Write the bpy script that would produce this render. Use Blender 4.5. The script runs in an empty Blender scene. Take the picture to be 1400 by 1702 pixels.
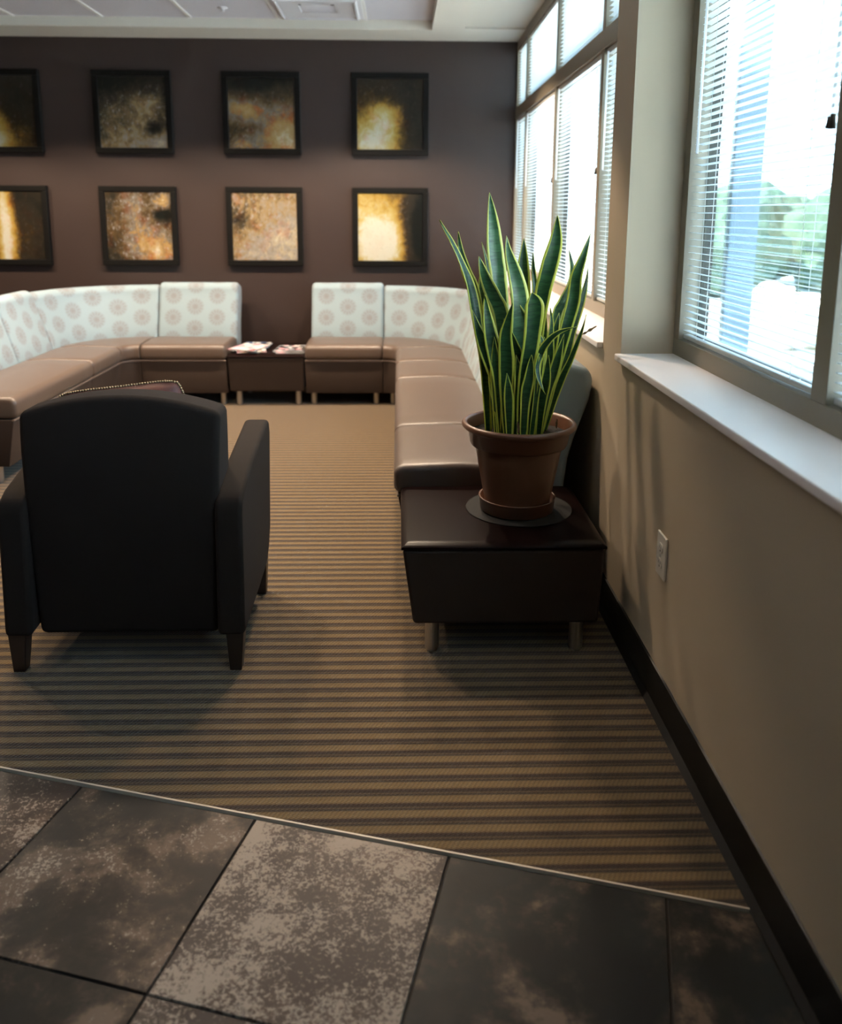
import bpy, bmesh, math, random
from mathutils import Vector, Matrix
random.seed(7)
C = bpy.context.scene.collection
sc = bpy.context.scene
R = math.radians
pi = math.pi

# ------------------------------------------------------------ camera
cd = bpy.data.cameras.new('camera'); cam = bpy.data.objects.new('camera', cd); C.objects.link(cam)
sc.camera = cam
PITCH, YAW, ROLL, FPX = .1901, .0272, .0057, 1392.2
fw = Vector((math.sin(YAW)*math.cos(PITCH), math.cos(YAW)*math.cos(PITCH), -math.sin(PITCH)))
rt = Vector((math.cos(YAW), -math.sin(YAW), 0)); up = rt.cross(fw)
r2 = math.cos(ROLL)*rt + math.sin(ROLL)*up; u2 = -math.sin(ROLL)*rt + math.cos(ROLL)*up
M = Matrix((r2, u2, -fw)).transposed().to_4x4(); M.translation = Vector((0, 0, 1.38))
cam.matrix_world = M
cd.sensor_fit = 'VERTICAL'; cd.sensor_height = 24; cd.sensor_width = 24*1400/1702
cd.lens = FPX/1702*24
cd.shift_y = -229.56/1702
cd.dof.use_dof = True; cd.dof.focus_distance = 2.55; cd.dof.aperture_fstop = 1.7
cd.clip_start = .05

# ------------------------------------------------------------ light and exposure
sc.view_settings.view_transform = 'Standard'; sc.view_settings.look = 'None'
sc.view_settings.gamma = 1; sc.view_settings.use_curve_mapping = False
sc.view_settings.exposure = 0.73
SKY, SUN, CAN, TROFF = 7.2, 36.0, 88.0, 1.4
w = bpy.data.worlds.new('sky'); sc.world = w; w.use_nodes = True
nt = w.node_tree; bg = nt.nodes['Background']
tc = nt.nodes.new('ShaderNodeTexCoord'); sx = nt.nodes.new('ShaderNodeSeparateXYZ'); rp = nt.nodes.new('ShaderNodeValToRGB')
nt.links.new(tc.outputs['Generated'], sx.inputs[0]); nt.links.new(sx.outputs['Z'], rp.inputs[0])
rp.color_ramp.elements[0].color = (.62, .81, 1, 1); rp.color_ramp.elements[0].position = 0
rp.color_ramp.elements[1].color = (.50, .74, 1, 1); rp.color_ramp.elements[1].position = .6
nt.links.new(rp.outputs[0], bg.inputs[0]); bg.inputs[1].default_value = SKY
sd = bpy.data.lights.new('sun', 'SUN'); so = bpy.data.objects.new('sun', sd); C.objects.link(so)
sd.energy = SUN; sd.angle = R(.6); sd.color = (1, .95, .86)
so.rotation_euler = (0, R(-38), R(12))     # shines from over the roof towards the garden
def portal(y0, y1, z0, z1):
    l = bpy.data.lights.new('window_portal', 'AREA'); o = bpy.data.objects.new('window_portal', l); C.objects.link(o)
    l.shape = 'RECTANGLE'; l.size = y1-y0; l.size_y = z1-z0; l.cycles.is_portal = True
    o.location = (1.02, (y0+y1)/2, (z0+z1)/2)
    o.matrix_world = Matrix.Translation(o.location) @ Matrix(((0, 0, 1, 0), (1, 0, 0, 0), (0, 1, 0, 0), (0, 0, 0, 1)))
portal(2.96, 6.66, .95, 2.6); portal(-.6, 2.68, .95, 2.6)

# ------------------------------------------------------------ helpers
def link(o, parent=None):
    C.objects.link(o)
    if parent: o.parent = parent
    return o
def mobj(name, verts, faces, m, parent=None, smooth=False, uvs=None, bevel=0, seg=2, sub=0):
    me = bpy.data.meshes.new(name); me.from_pydata([tuple(v) for v in verts], [], faces)
    if uvs:
        ul = me.uv_layers.new(name='UVMap')
        for p in me.polygons:
            for li in p.loop_indices: ul.data[li].uv = uvs[me.loops[li].vertex_index]
    if smooth: me.polygons.foreach_set('use_smooth', [True]*len(me.polygons))
    me.materials.append(m)
    o = bpy.data.objects.new(name, me); link(o, parent)
    if bevel:
        b = o.modifiers.new('b', 'BEVEL'); b.width = bevel; b.segments = seg; b.limit_method = 'ANGLE'; b.angle_limit = R(35)
        b.harden_normals = False
        me.polygons.foreach_set('use_smooth', [True]*len(me.polygons))
        n = o.modifiers.new('n', 'WEIGHTED_NORMAL'); n.keep_sharp = False
    return o
class MB:
    def __init__(s): s.v = []; s.f = []
    def add(s, vs, fs):
        k = len(s.v); s.v += [tuple(v) for v in vs]; s.f += [tuple(i+k for i in f) for f in fs]
    def box(s, x0, x1, y0, y1, z0, z1):
        s.add([(x0,y0,z0),(x1,y0,z0),(x1,y1,z0),(x0,y1,z0),(x0,y0,z1),(x1,y0,z1),(x1,y1,z1),(x0,y1,z1)],
              [(3,2,1,0),(4,5,6,7),(0,1,5,4),(1,2,6,5),(2,3,7,6),(3,0,4,7)])
    def prism(s, pts, a0, a1, axis='x'):     # pts polygon in the other two axes, counter-clockwise
        n = len(pts)
        f = {'x': lambda a, p: (a, p[0], p[1]), 'y': lambda a, p: (p[0], a, p[1]), 'z': lambda a, p: (p[0], p[1], a)}[axis]
        vs = [f(a0, p) for p in pts]+[f(a1, p) for p in pts]
        s.add(vs, [tuple(range(n))[::-1], tuple(range(n, 2*n))]+[(i, (i+1) % n, n+(i+1) % n, n+i) for i in range(n)])
    def tube(s, p, q, r0, r1=None, n=12):
        r1 = r0 if r1 is None else r1; p = Vector(p); q = Vector(q); d = (q-p).normalized()
        a = d.orthogonal().normalized(); b = d.cross(a)
        vs = [p+(a*math.cos(t)+b*math.sin(t))*r0 for t in [2*pi*i/n for i in range(n)]]
        vs += [q+(a*math.cos(t)+b*math.sin(t))*r1 for t in [2*pi*i/n for i in range(n)]]
        s.add(vs, [tuple(range(n))[::-1], tuple(range(n, 2*n))]+[(i, (i+1) % n, n+(i+1) % n, n+i) for i in range(n)])
    def lathe(s, prof, cx, cy, n=48):        # prof list of (r, z), closed at axis where r = 0
        k0 = len(s.v)
        for r, z in prof: s.v += [(cx+r*math.cos(2*pi*i/n), cy+r*math.sin(2*pi*i/n), z) for i in range(n)]
        for j in range(len(prof)-1):
            for i in range(n):
                s.f.append((k0+j*n+i, k0+j*n+(i+1) % n, k0+(j+1)*n+(i+1) % n, k0+(j+1)*n+i))
    def sphere(s, c, r, n=10, sq=(1, 1, 1)):
        k0 = len(s.v)
        for j in range(n+1):
            t = pi*j/n
            s.v += [(c[0]+r*sq[0]*math.sin(t)*math.cos(2*pi*i/n/1.0), c[1]+r*sq[1]*math.sin(t)*math.sin(2*pi*i/n), c[2]+r*sq[2]*math.cos(t)) for i in range(n)]
        for j in range(n):
            for i in range(n): s.f.append((k0+j*n+i, k0+(j+1)*n+i, k0+(j+1)*n+(i+1) % n, k0+j*n+(i+1) % n))
    def build(s, name, m, parent=None, smooth=False, bevel=0, seg=2):
        return mobj(name, s.v, s.f, m, parent, smooth, None, bevel, seg)
def B(name, m, parent, *a, bevel=0, seg=2):
    q = MB(); q.box(*a); return q.build(name, m, parent, bevel=bevel, seg=seg)
def tag(o, label=None, cat=None, group=None, kind=None):
    if label: o['label'] = label
    if cat: o['category'] = cat
    if group: o['group'] = group
    if kind: o['kind'] = kind
    return o
def empty(name, loc=(0, 0, 0), rz=0):
    o = bpy.data.objects.new(name, None); o.location = loc; o.rotation_euler = (0, 0, rz); o.empty_display_size = .1
    return link(o)
def struct(o): o['kind'] = 'structure'; return o

# ------------------------------------------------------------ materials
def lin(r, g, b): 
    f = lambda c: (c/255/12.92) if c/255 <= .04045 else ((c/255+.055)/1.055)**2.4
    return (f(r), f(g), f(b), 1)
class N:
    def __init__(s, name):
        s.m = bpy.data.materials.new(name); s.m.use_nodes = True; s.t = s.m.node_tree
        s.b = s.t.nodes['Principled BSDF']; s.out = s.t.nodes['Material Output']
    def n(s, typ, **kw):
        x = s.t.nodes.new('ShaderNode'+typ)
        for k, v in kw.items():
            if k in x.inputs.keys(): s.set(x.inputs[k], v)
            else: setattr(x, k, v)
        return x
    def set(s, inp, v):
        if isinstance(v, bpy.types.NodeSocket): s.t.links.new(v, inp)
        else: inp.default_value = v
    def math(s, op, a, b=None, c=None, clamp=False):
        x = s.t.nodes.new('ShaderNodeMath'); x.operation = op; x.use_clamp = clamp
        for i, v in enumerate((a, b, c)):
            if v is not None: s.set(x.inputs[i], v)
        return x.outputs[0]
    def mix(s, f, a, b, mode='MIX'):
        x = s.t.nodes.new('ShaderNodeMix'); x.data_type = 'RGBA'; x.blend_type = mode
        s.set(x.inputs[0], f); s.set(x.inputs[6], a); s.set(x.inputs[7], b); return x.outputs[2]
    def ramp(s, f, els, interp='LINEAR'):
        x = s.t.nodes.new('ShaderNodeValToRGB'); s.set(x.inputs[0], f); cr = x.color_ramp; cr.interpolation = interp
        while len(cr.elements) < len(els): cr.elements.new(.5)
        for e, (p, c) in zip(cr.elements, els): e.position = p; e.color = c
        return x.outputs[0]
    def noise(s, vec=None, scale=5, detail=4, rough=.5, dist=0):
        x = s.t.nodes.new('ShaderNodeTexNoise'); x.inputs['Scale'].default_value = scale; x.inputs['Detail'].default_value = detail
        x.inputs['Roughness'].default_value = rough; x.inputs['Distortion'].default_value = dist
        if vec is not None: s.t.links.new(vec, x.inputs['Vector'])
        return x.outputs[0]
    def coord(s, k='Object'): return s.n('TexCoord').outputs[k]
    def geo(s): return s.n('NewGeometry').outputs['Position']
    def sep(s, v):
        x = s.n('SeparateXYZ'); s.t.links.new(v, x.inputs[0]); return x.outputs
    def comb(s, x=0, y=0, z=0):
        c = s.n('CombineXYZ'); s.set(c.inputs[0], x); s.set(c.inputs[1], y); s.set(c.inputs[2], z); return c.outputs[0]
    def scl(s, v, sc3):
        x = s.n('Mapping'); s.t.links.new(v, x.inputs[0]); x.inputs['Scale'].default_value = sc3; return x.outputs[0]
    def bump(s, h, strength=.2, dist=.002):
        x = s.n('Bump'); x.inputs['Strength'].default_value = strength; x.inputs['Distance'].default_value = dist
        s.t.links.new(h, x.inputs['Height']); s.t.links.new(x.outputs[0], s.b.inputs['Normal'])
    def p(s, **kw):
        for k, v in kw.items(): s.set(s.b.inputs[k.replace('_', ' ')], v)
        return s
def paint(name, col, rough=.55, var=.04, bump=.05):
    q = N(name); g = q.geo(); f = q.noise(g, 3, 3)
    d = tuple(c*(1-var) for c in col[:3])+(1,)
    q.p(Base_Color=q.mix(f, col, d), Roughness=rough); q.bump(q.noise(g, 260, 2), bump, .001); return q.m
def metal(name, col, rough=.35):
    q = N(name); q.p(Base_Color=col, Metallic=1.0, Roughness=rough); q.bump(q.noise(q.scl(q.geo(), (400, 400, 20)), 1, 2), .04, .001); return q.m

m_wall_brown = paint('brown_wall_paint', (.034, .0212, .0180, 1), .42)
m_wall_tan = paint('tan_wall_paint', (.51, .415, .295, 1), .6)
m_ceiling = paint('ceiling_paint', (.62, .60, .54, 1), .7)
m_base = paint('black_baseboard', (.004, .0035, .003, 1), .5)
m_sill = paint('sill_laminate', (.90, .83, .82, 1), .35, .02, .01)
m_frame = paint('taupe_window_metal', (.24, .205, .15, 1), .4, .02, .01)
m_gasket = paint('black_gasket', (.003, .003, .004, 1), .7)
m_plate = paint('almond_plastic', (.72, .66, .57, 1), .3, .01, .0)
m_slot = paint('dark_slot', (.03, .03, .03, 1), .6)
m_dark_leg = paint('dark_wood_leg', (.018, .010, .008, 1), .35)
m_chrome = metal('brushed_steel', (.55, .53, .51, 1), .38)
m_grid = paint('ceiling_grid', (.72, .72, .72, 1), .5)

q = N('acoustic_tile'); g = q.geo(); f = q.noise(g, 500, 2)
q.p(Base_Color=q.mix(f, (.60, .60, .66, 1), (.52, .52, .58, 1)), Roughness=.9); q.bump(f, .3, .001); m_act = q.m

# carpet: stripes running along X, period 49.5 mm, dotted weave
q = N('striped_carpet'); g = q.geo(); X, Y, Z = q.sep(g)
t = q.math('FRACT', q.math('ADD', q.math('DIVIDE', q.math('SUBTRACT', Y, 1.602), .0495), 100.0))
wob = q.math('MULTIPLY', q.math('SUBTRACT', q.noise(q.scl(g, (140, 140, 1)), 1, 2), .5), .05)
t = q.math('ADD', t, wob)
stripe = q.ramp(t, [(0, (.020, .011, .006, 1)), (.05, (.036, .016, .011, 1)), (.16, (.040, .020, .013, 1)), (.21, (.16, .100, .040, 1)),
                    (.32, (.23, .150, .060, 1)), (.50, (.21, .135, .056, 1)), (.66, (.215, .14, .058, 1)), (.72, (.05, .032, .018, 1)),
                    (.82, (.034, .020, .013, 1)), (.87, (.13, .085, .042, 1)), (.93, (.06, .036, .02, 1)), (1, (.020, .011, .006, 1))])
dots = q.math('MULTIPLY', q.math('SINE', q.math('ADD', q.math('MULTIPLY', X, 2*pi/.011), q.math('MULTIPLY', Y, 2*pi/.016))), q.math('SINE', q.math('MULTIPLY', Y, 2*pi/.0092)))
stripe = q.mix(q.math('MULTIPLY', q.math('ADD', dots, .2, clamp=True), .45), stripe, (.03, .02, .012, 1))
fib = q.noise(q.scl(g, (420, 420, 1)), 1, 3, .7)
stripe = q.mix(q.math('MULTIPLY', fib, .55), stripe, (.012, .008, .005, 1))
q.p(Base_Color=stripe, Roughness=.95, Specular_IOR_Level=.15)
q.b.inputs['Sheen Weight'].default_value = .25
q.bump(q.math('ADD', fib, q.math('MULTIPLY', dots, .4)), .6, .003); m_carpet = q.m

# slate-look porcelain tile, tone from the per-tile attribute
q = N('slate_tile'); g = q.geo()
at = q.n('Attribute', attribute_name='tone'); tn = q.sep(at.outputs['Vector'])
off = q.n('VectorMath', operation='ADD'); q.t.links.new(g, off.inputs[0]); q.t.links.new(q.comb(q.math('MULTIPLY', tn[1], 40), q.math('MULTIPLY', tn[2], 40), 0), off.inputs[1])
gv = off.outputs[0]
big = q.noise(gv, 4.6, 6, .62, .15); mid = q.noise(gv, 20, 6, .72); fine = q.noise(gv, 110, 6, .8)
cl = q.math('ADD', q.math('ADD', q.math('MULTIPLY', q.math('SUBTRACT', big, .5), 1.75), q.math('MULTIPLY', mid, .35)), q.math('ADD', .42, q.math('MULTIPLY', q.math('SUBTRACT', tn[0], .4), .16)))
base = q.ramp(cl, [(.48, (.005, .0055, .006, 1)), (.58, (.014, .012, .010, 1)), (.67, (.042, .030, .022, 1)), (.76, (.115, .080, .058, 1))])
hue = q.noise(gv, 2.2, 2); base = q.mix(q.ramp(hue, [(.45, (0, 0, 0, 1)), (.62, (1, 1, 1, 1))]), base, q.mix(.35, base, (.030, .038, .038, 1)))
spk = q.math('ADD', q.math('ADD', q.math('MULTIPLY', fine, .9), q.math('MULTIPLY', mid, .45)), q.math('MULTIPLY', big, .6))
thr = q.math('ADD', spk, q.math('MULTIPLY', q.math('SUBTRACT', tn[0], .82), .30))
msk = q.ramp(thr, [(.975, (0, 0, 0, 1)), (1.075, (1, 1, 1, 1))])
col = q.mix(q.math('MULTIPLY', msk, .85), q.mix(q.math('MULTIPLY', q.math('POWER', tn[0], 2.0), .5), base, (.125, .082, .066, 1)), (.30, .245, .20, 1))
q.p(Base_Color=col, Roughness=q.math('ADD', .34, q.math('MULTIPLY', mid, .25)), Specular_IOR_Level=.15)
q.bump(q.math('ADD', mid, msk), .12, .002); m_tile = q.m
m_grout = paint('grout', (.035, .027, .022, 1), .9)
m_strip = paint('tan_edge_strip', (.55, .46, .36, 1), .45, .02, 0)

# upholstery
def fabric(name, c1, c2, rough, sheen, sc=(900, 900, 160), bs=.15, coat=0, spec=.5):
    q = N(name); g = q.coord('Object'); f = q.noise(q.scl(g, sc), 1, 2, .6); f2 = q.noise(g, 9, 2)
    q.p(Base_Color=q.mix(q.math('ADD', q.math('MULTIPLY', f, .8), q.math('MULTIPLY', f2, .2)), c1, c2), Roughness=rough, Coat_Weight=coat, Coat_Roughness=.4, Specular_IOR_Level=spec)
    q.b.inputs['Sheen Weight'].default_value = sheen; q.bump(f, bs, .001); return q.m
m_seat = fabric('taupe_seat_vinyl', (.104, .070, .053, 1), (.064, .043, .033, 1), .36, .05, (30, 700, 700), .3)
m_front = fabric('taupe_base_vinyl', (.044, .030, .024, 1), (.028, .019, .015, 1), .5, .02, spec=.12)
m_pipe = fabric('piping', (.20, .14, .11, 1), (.15, .10, .08, 1), .35, .1)
m_suede = fabric('charcoal_suede', (.021, .015, .0125, 1), (.015, .011, .0092, 1), .85, .02, (600, 600, 600), spec=.10)
m_backpanel = fabric('black_back_panel', (.012, .010, .009, 1), (.009, .008, .007, 1), .7, .1)

q = N('medallion_fabric'); uv = q.n('UVMap').outputs[0]; U_, V_, _ = q.sep(uv)
px, pz = .165, .165
def lattice(ox, oz):
    a = q.math('SUBTRACT', q.math('FRACT', q.math('ADD', q.math('DIVIDE', U_, px*2), ox+50)), .5)
    b = q.math('SUBTRACT', q.math('FRACT', q.math('ADD', q.math('DIVIDE', V_, pz), oz+50)), .5)
    a = q.math('MULTIPLY', a, px*2); b = q.math('MULTIPLY', b, pz)
    r = q.math('SQRT', q.math('ADD', q.math('MULTIPLY', a, a), q.math('MULTIPLY', b, b)))
    ang = q.math('ARCTAN2', b, a); return r, ang
res = None
for ox, oz in ((0, 0), (.5, .5)):
    r, ang = lattice(ox, oz)
    disc = q.ramp(r, [(.0, (.9, .9, .9, 1)), (.018, (.75, .75, .75, 1)), (.028, (.42, .42, .42, 1)), (.042, (.60, .60, .60, 1)), (.054, (.50, .50, .50, 1)), (.070, (0, 0, 0, 1))])
    pet = q.math('ADD', .72, q.math('MULTIPLY', q.math('SINE', q.math('MULTIPLY', ang, 14)), .28))
    k = q.math('MULTIPLY', disc, pet); res = k if res is None else q.math('MAXIMUM', res, k)
weave = q.noise(q.coord('Object'), 300, 3, .7)
bc = q.mix(weave, (.25, .325, .365, 1), (.20, .265, .30, 1))
q.p(Base_Color=q.mix(q.math('MULTIPLY', res, .8), bc, (.14, .08, .065, 1)), Roughness=.7); q.b.inputs['Sheen Weight'].default_value = .1
q.bump(weave, .1, .001); m_medal = q.m

# table top lacquer
q = N('dark_mahogany_lacquer'); g = q.coord('Object'); f = q.noise(q.scl(g, (4, 60, 4)), 1, 4, .6, .4)
q.p(Base_Color=q.mix(f, (.003, .002, .002, 1), (.010, .0035, .003, 1)), Roughness=.28, Specular_IOR_Level=.07); m_lacq = q.m
q = N('terracotta_plastic'); g = q.coord('Object'); f = q.noise(g, 12, 3)
q.p(Base_Color=q.mix(f, (.135, .056, .028, 1), (.11, .045, .023, 1)), Roughness=.33); q.bump(q.noise(g, 90, 2), .05, .001); m_pot = q.m
m_mat = fabric('black_felt', (.009, .009, .009, 1), (.013, .013, .013, 1), .8, .02, spec=.2)
q = N('potting_soil'); g = q.coord('Object'); f = q.noise(g, 90, 5, .8)
q.p(Base_Color=q.ramp(f, [(.40, (.003, .002, .0015, 1)), (.62, (.014, .008, .005, 1)), (.75, (.07, .042, .025, 1))]), Roughness=.95); q.bump(f, 1, .01); m_soil = q.m

# snake plant leaf: u across (0..1), v along (0 tip .. 1 base)
def leafmat(name, g1, g2, edge):
    q = N(name); uv = q.n('UVMap').outputs[0]; u, v, _ = q.sep(uv); g = q.coord('Object')
    e = q.math('ABSOLUTE', q.math('SUBTRACT', u, .5)); e = q.math('ADD', e, q.math('MULTIPLY', q.math('SUBTRACT', q.noise(q.scl(g, (50, 50, 25)), 1, 2), .5), .07))
    band = q.noise(q.scl(g, (18, 18, 95)), 1, 3, .6, .8)
    gr = q.mix(q.ramp(band, [(.35, (0, 0, 0, 1)), (.65, (1, 1, 1, 1))]), g1, g2)
    col = q.mix(q.ramp(e, [(.335, (0, 0, 0, 1)), (.375, (1, 1, 1, 1))]), gr, edge)
    q.p(Base_Color=col, Roughness=.33, Specular_IOR_Level=.5)
    tr = q.n('BsdfTranslucent'); q.t.links.new(col, tr.inputs[0]); ms = q.n('MixShader'); ms.inputs[0].default_value = .13
    q.t.links.new(q.b.outputs[0], ms.inputs[1]); q.t.links.new(tr.outputs[0], ms.inputs[2]); q.t.links.new(ms.outputs[0], q.out.inputs[0])
    q.bump(band, .15, .001); return q.m
m_leaf = leafmat('snake_plant_leaf', (.009, .045, .014, 1), (.035, .105, .032, 1), (.62, .62, .08, 1))
m_leaf2 = leafmat('snake_plant_leaf_pale_lit', (.022, .078, .030, 1), (.065, .17, .07, 1), (.68, .70, .16, 1))  # paler greens; lit look and sheen of some leaves put into the colour
m_dry = paint('dry_leaf', (.22, .13, .05, 1), .6)

q = N('window_glass'); tr = q.n('BsdfTransparent'); gl = q.n('BsdfGlossy'); gl.inputs['Roughness'].default_value = .02
tr.inputs[0].default_value = (.93, .97, .96, 1); fr = q.n('Fresnel'); fr.inputs[0].default_value = 1.4; ms = q.n('MixShader')
q.t.links.new(q.math('MULTIPLY', fr.outputs[0], .6), ms.inputs[0]); q.t.links.new(tr.outputs[0], ms.inputs[1]); q.t.links.new(gl.outputs[0], ms.inputs[2]); q.t.links.new(ms.outputs[0], q.out.inputs[0]); m_glass = q.m
q = N('white_blind_slat'); q.p(Base_Color=(.80, .83, .84, 1), Roughness=.4)
tl = q.n('BsdfTranslucent'); tl.inputs[0].default_value = (.8, .85, .86, 1); ms = q.n('MixShader'); ms.inputs[0].default_value = .30
q.t.links.new(q.b.outputs[0], ms.inputs[1]); q.t.links.new(tl.outputs[0], ms.inputs[2]); q.t.links.new(ms.outputs[0], q.out.inputs[0]); m_slat = q.m
m_rail = paint('blind_rail', (.55, .56, .54, 1), .35, .01, 0)
m_cord = paint('blind_cord', (.75, .75, .72, 1), .6, .01, 0)
q = N('white_wand'); q.p(Base_Color=(.92, .94, .95, 1), Roughness=.2); tl = q.n('BsdfTranslucent'); tl.inputs[0].default_value = (.95, .97, 1, 1); ms = q.n('MixShader'); ms.inputs[0].default_value = .6
q.t.links.new(q.b.outputs[0], ms.inputs[1]); q.t.links.new(tl.outputs[0], ms.inputs[2]); q.t.links.new(ms.outputs[0], q.out.inputs[0]); m_wand = q.m
m_tassel = paint('dark_tassel', (.05, .035, .02, 1), .5)

m_picframe = paint('black_picture_frame', (.005, .0045, .004, 1), .5, .1, .02)
m_picframe.node_tree.nodes['Principled BSDF'].inputs['Specular IOR Level'].default_value = .15
def canvas_mat(name, fn):
    q = N(name); uv = q.n('UVMap').outputs[0]; u, v, _ = q.sep(uv)
    q.p(Base_Color=fn(q, uv, u, v), Roughness=.4, Specular_IOR_Level=.2, Coat_Weight=.12, Coat_Roughness=.08)
    q.bump(q.noise(q.scl(uv, (90, 90, 1)), 1, 3), .15, .001); return q.m
DK, BR, OC, GD, CR, WH = (.004, .005, .004, 1), (.022, .014, .006, 1), (.080, .046, .012, 1), (.27, .165, .028, 1), (.36, .28, .10, 1), (.44, .42, .34, 1)
PAL = [(0, DK), (.22, (.018, .014, .009, 1)), (.38, BR), (.52, OC), (.68, GD), (.84, CR), (1, WH)]
def blob(q, u, v, cx, cy, rx, ry):
    a = q.math('DIVIDE', q.math('SUBTRACT', u, cx), rx); b = q.math('DIVIDE', q.math('SUBTRACT', v, cy), ry)
    r = q.math('SQRT', q.math('ADD', q.math('MULTIPLY', a, a), q.math('MULTIPLY', b, b)))
    return q.math('SUBTRACT', 1.0, r, clamp=True)
def art(seed, blobs, noise=.35, base=.12, pal=PAL, swirl=None, sc=(7, 7, 1), fleck=.15, rust=.5):
    def f(q, uv, u, v):
        mp = q.n('Mapping'); q.t.links.new(uv, mp.inputs[0]); mp.inputs['Location'].default_value = (seed*3.1, seed*1.7, 0); mp.inputs['Scale'].default_value = sc
        n1 = q.noise(mp.outputs[0], 1, 6, .65, .8); mp2 = q.n('Mapping'); q.t.links.new(uv, mp2.inputs[0]); mp2.inputs['Location'].default_value = (seed, 5, 0); mp2.inputs['Scale'].default_value = (40, 12, 1)
        n2 = q.noise(mp2.outputs[0], 1, 4, .7)
        val = q.math('ADD', base, q.math('MULTIPLY', q.math('SUBTRACT', n1, .5), noise*2.2))
        val = q.math('ADD', val, q.math('MULTIPLY', q.math('SUBTRACT', n2, .5), noise*.7))
        for (cx, cy, rx, ry, s) in blobs: val = q.math('ADD', val, q.math('MULTIPLY', blob(q, u, v, cx, cy, rx, ry), s))
        if swirl:
            cx, cy, fq, am, rad = swirl
            a = q.math('SUBTRACT', u, cx); b = q.math('SUBTRACT', v, cy); r = q.math('SQRT', q.math('ADD', q.math('MULTIPLY', a, a), q.math('MULTIPLY', b, b)))
            ang = q.math('ARCTAN2', b, a)
            wv = q.math('SINE', q.math('ADD', q.math('ADD', q.math('MULTIPLY', r, fq), q.math('MULTIPLY', ang, 9)), q.math('MULTIPLY', n1, 14)))
            fall = q.math('SUBTRACT', 1.0, q.math('DIVIDE', r, rad), clamp=True)
            val = q.math('ADD', val, q.math('MULTIPLY', q.math('MULTIPLY', wv, fall), am))
        colr = q.ramp(val, pal)
        mp3 = q.n('Mapping'); q.t.links.new(uv, mp3.inputs[0]); mp3.inputs['Location'].default_value = (seed*2.3, seed*.7, 0); mp3.inputs['Scale'].default_value = (22, 16, 1)
        fl = q.noise(mp3.outputs[0], 1, 5, .75, .5); rz = q.noise(mp3.outputs[0], .22, 3, .6)
        fm = q.math('MULTIPLY', q.ramp(fl, [(.56, (0, 0, 0, 1)), (.64, (1, 1, 1, 1))]), fleck)
        fm = q.math('MULTIPLY', fm, q.ramp(val, [(.12, (0, 0, 0, 1)), (.4, (1, 1, 1, 1))]))
        colr = q.mix(q.math('MULTIPLY', q.ramp(rz, [(.50, (0, 0, 0, 1)), (.66, (1, 1, 1, 1))]), rust), colr, q.mix(1.0, colr, (1.0, .50, .34, 1), 'MULTIPLY'))
        dk = q.math('MULTIPLY', q.ramp(fl, [(.36, (1, 1, 1, 1)), (.44, (0, 0, 0, 1))]), fleck)
        colr = q.mix(q.math('MULTIPLY', dk, .6), colr, (.03, .022, .014, 1))
        return q.mix(fm, colr, (.27, .265, .28, 1))  # silver flecks painted into the colour as specular glints
    return f

# ------------------------------------------------------------ room shell
XW, XN, D, ZC, ZS, ZT = .73, .90, 6.68, 2.654, .93, 2.72
XL, YR = -4.6, -2.4
PY0, PY1 = 2.697, 2.94          # pier between the two windows
TA, TX, TY, TS = -.2689, -.7712, 1.8406, .4577
ca, sa = math.cos(TA), math.sin(TA)
def tw(i, j, z=0): return (TX+ca*i-sa*j, TY+sa*i+ca*j, z)

floor = B('floor', m_grout, None, XL, 1.05, YR, D+.1, -.15, -.006); struct(floor)
# tiles in front of the angled carpet edge
bm = bmesh.new(); tone = []
SPEC = {(0, 0): (.42, .3), (1, 0): (.84, .62), (2, 0): (.12, .1), (3, 0): (.12, .45), (-1, 0): (.72, .8), (0, 1): (.2, .2), (1, 1): (.78, .5), (2, 1): (.15, .1)}
tv, tf, tt = [], [], []
for i in range(-10, 6):
    for j in range(0, 11):
        rr = random.Random(i*31+j*7+3)
        tnv = SPEC.get((i, j), (rr.random()*.8, rr.random()))
        g0 = .0028
        cs = [(i*TS+g0, -j*TS-g0), ((i+1)*TS-g0, -j*TS-g0), ((i+1)*TS-g0, -(j+1)*TS+g0), (i*TS+g0, -(j+1)*TS+g0)]
        P4 = [tw(a, b) for a, b in cs]
        P4 = P4[::-1]
        # clip to the room
        def clip(poly, ax, lim, keep_less):
            out = []
            for k in range(len(poly)):
                a, b = poly[k], poly[(k+1) % len(poly)]
                ia = (a[ax] <= lim) == keep_less; ib = (b[ax] <= lim) == keep_less
                if ia: out.append(a)
                if ia != ib:
                    t_ = (lim-a[ax])/(b[ax]-a[ax]); out.append(tuple(a[m_]+(b[m_]-a[m_])*t_ for m_ in range(3)))
            return out
        for ax, lim, kl in ((0, XW-.002, True), (0, XL, False), (1, YR, False), (1, D, True)):
            if P4: P4 = clip(P4, ax, lim, kl)
        if len(P4) < 3: continue
        n = len(P4); k = len(tv)
        c_ = Vector((sum(p[0] for p in P4)/n, sum(p[1] for p in P4)/n, 0))
        inn = [tuple(Vector(p)+(c_-Vector(p)).normalized()*.0016) for p in P4]
        tv += [(p[0], p[1], -.006) for p in P4]+[(p[0], p[1], -.0012) for p in P4]+[(p[0], p[1], 0) for p in inn]
        tf.append(tuple(range(k+2*n, k+3*n)))
        for m_ in range(n):
            tf.append((k+m_, k+(m_+1) % n, k+n+(m_+1) % n, k+n+m_)); tf.append((k+n+m_, k+n+(m_+1) % n, k+2*n+(m_+1) % n, k+2*n+m_))
        tt += [(tnv[0], tnv[1], rr.random())]*(3*n)
tiles = mobj('floor_tiles', tv, tf, m_tile, floor)
a_ = tiles.data.attributes.new('tone', 'FLOAT_VECTOR', 'POINT')
for k, v_ in enumerate(tt): a_.data[k].vector = v_

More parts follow.
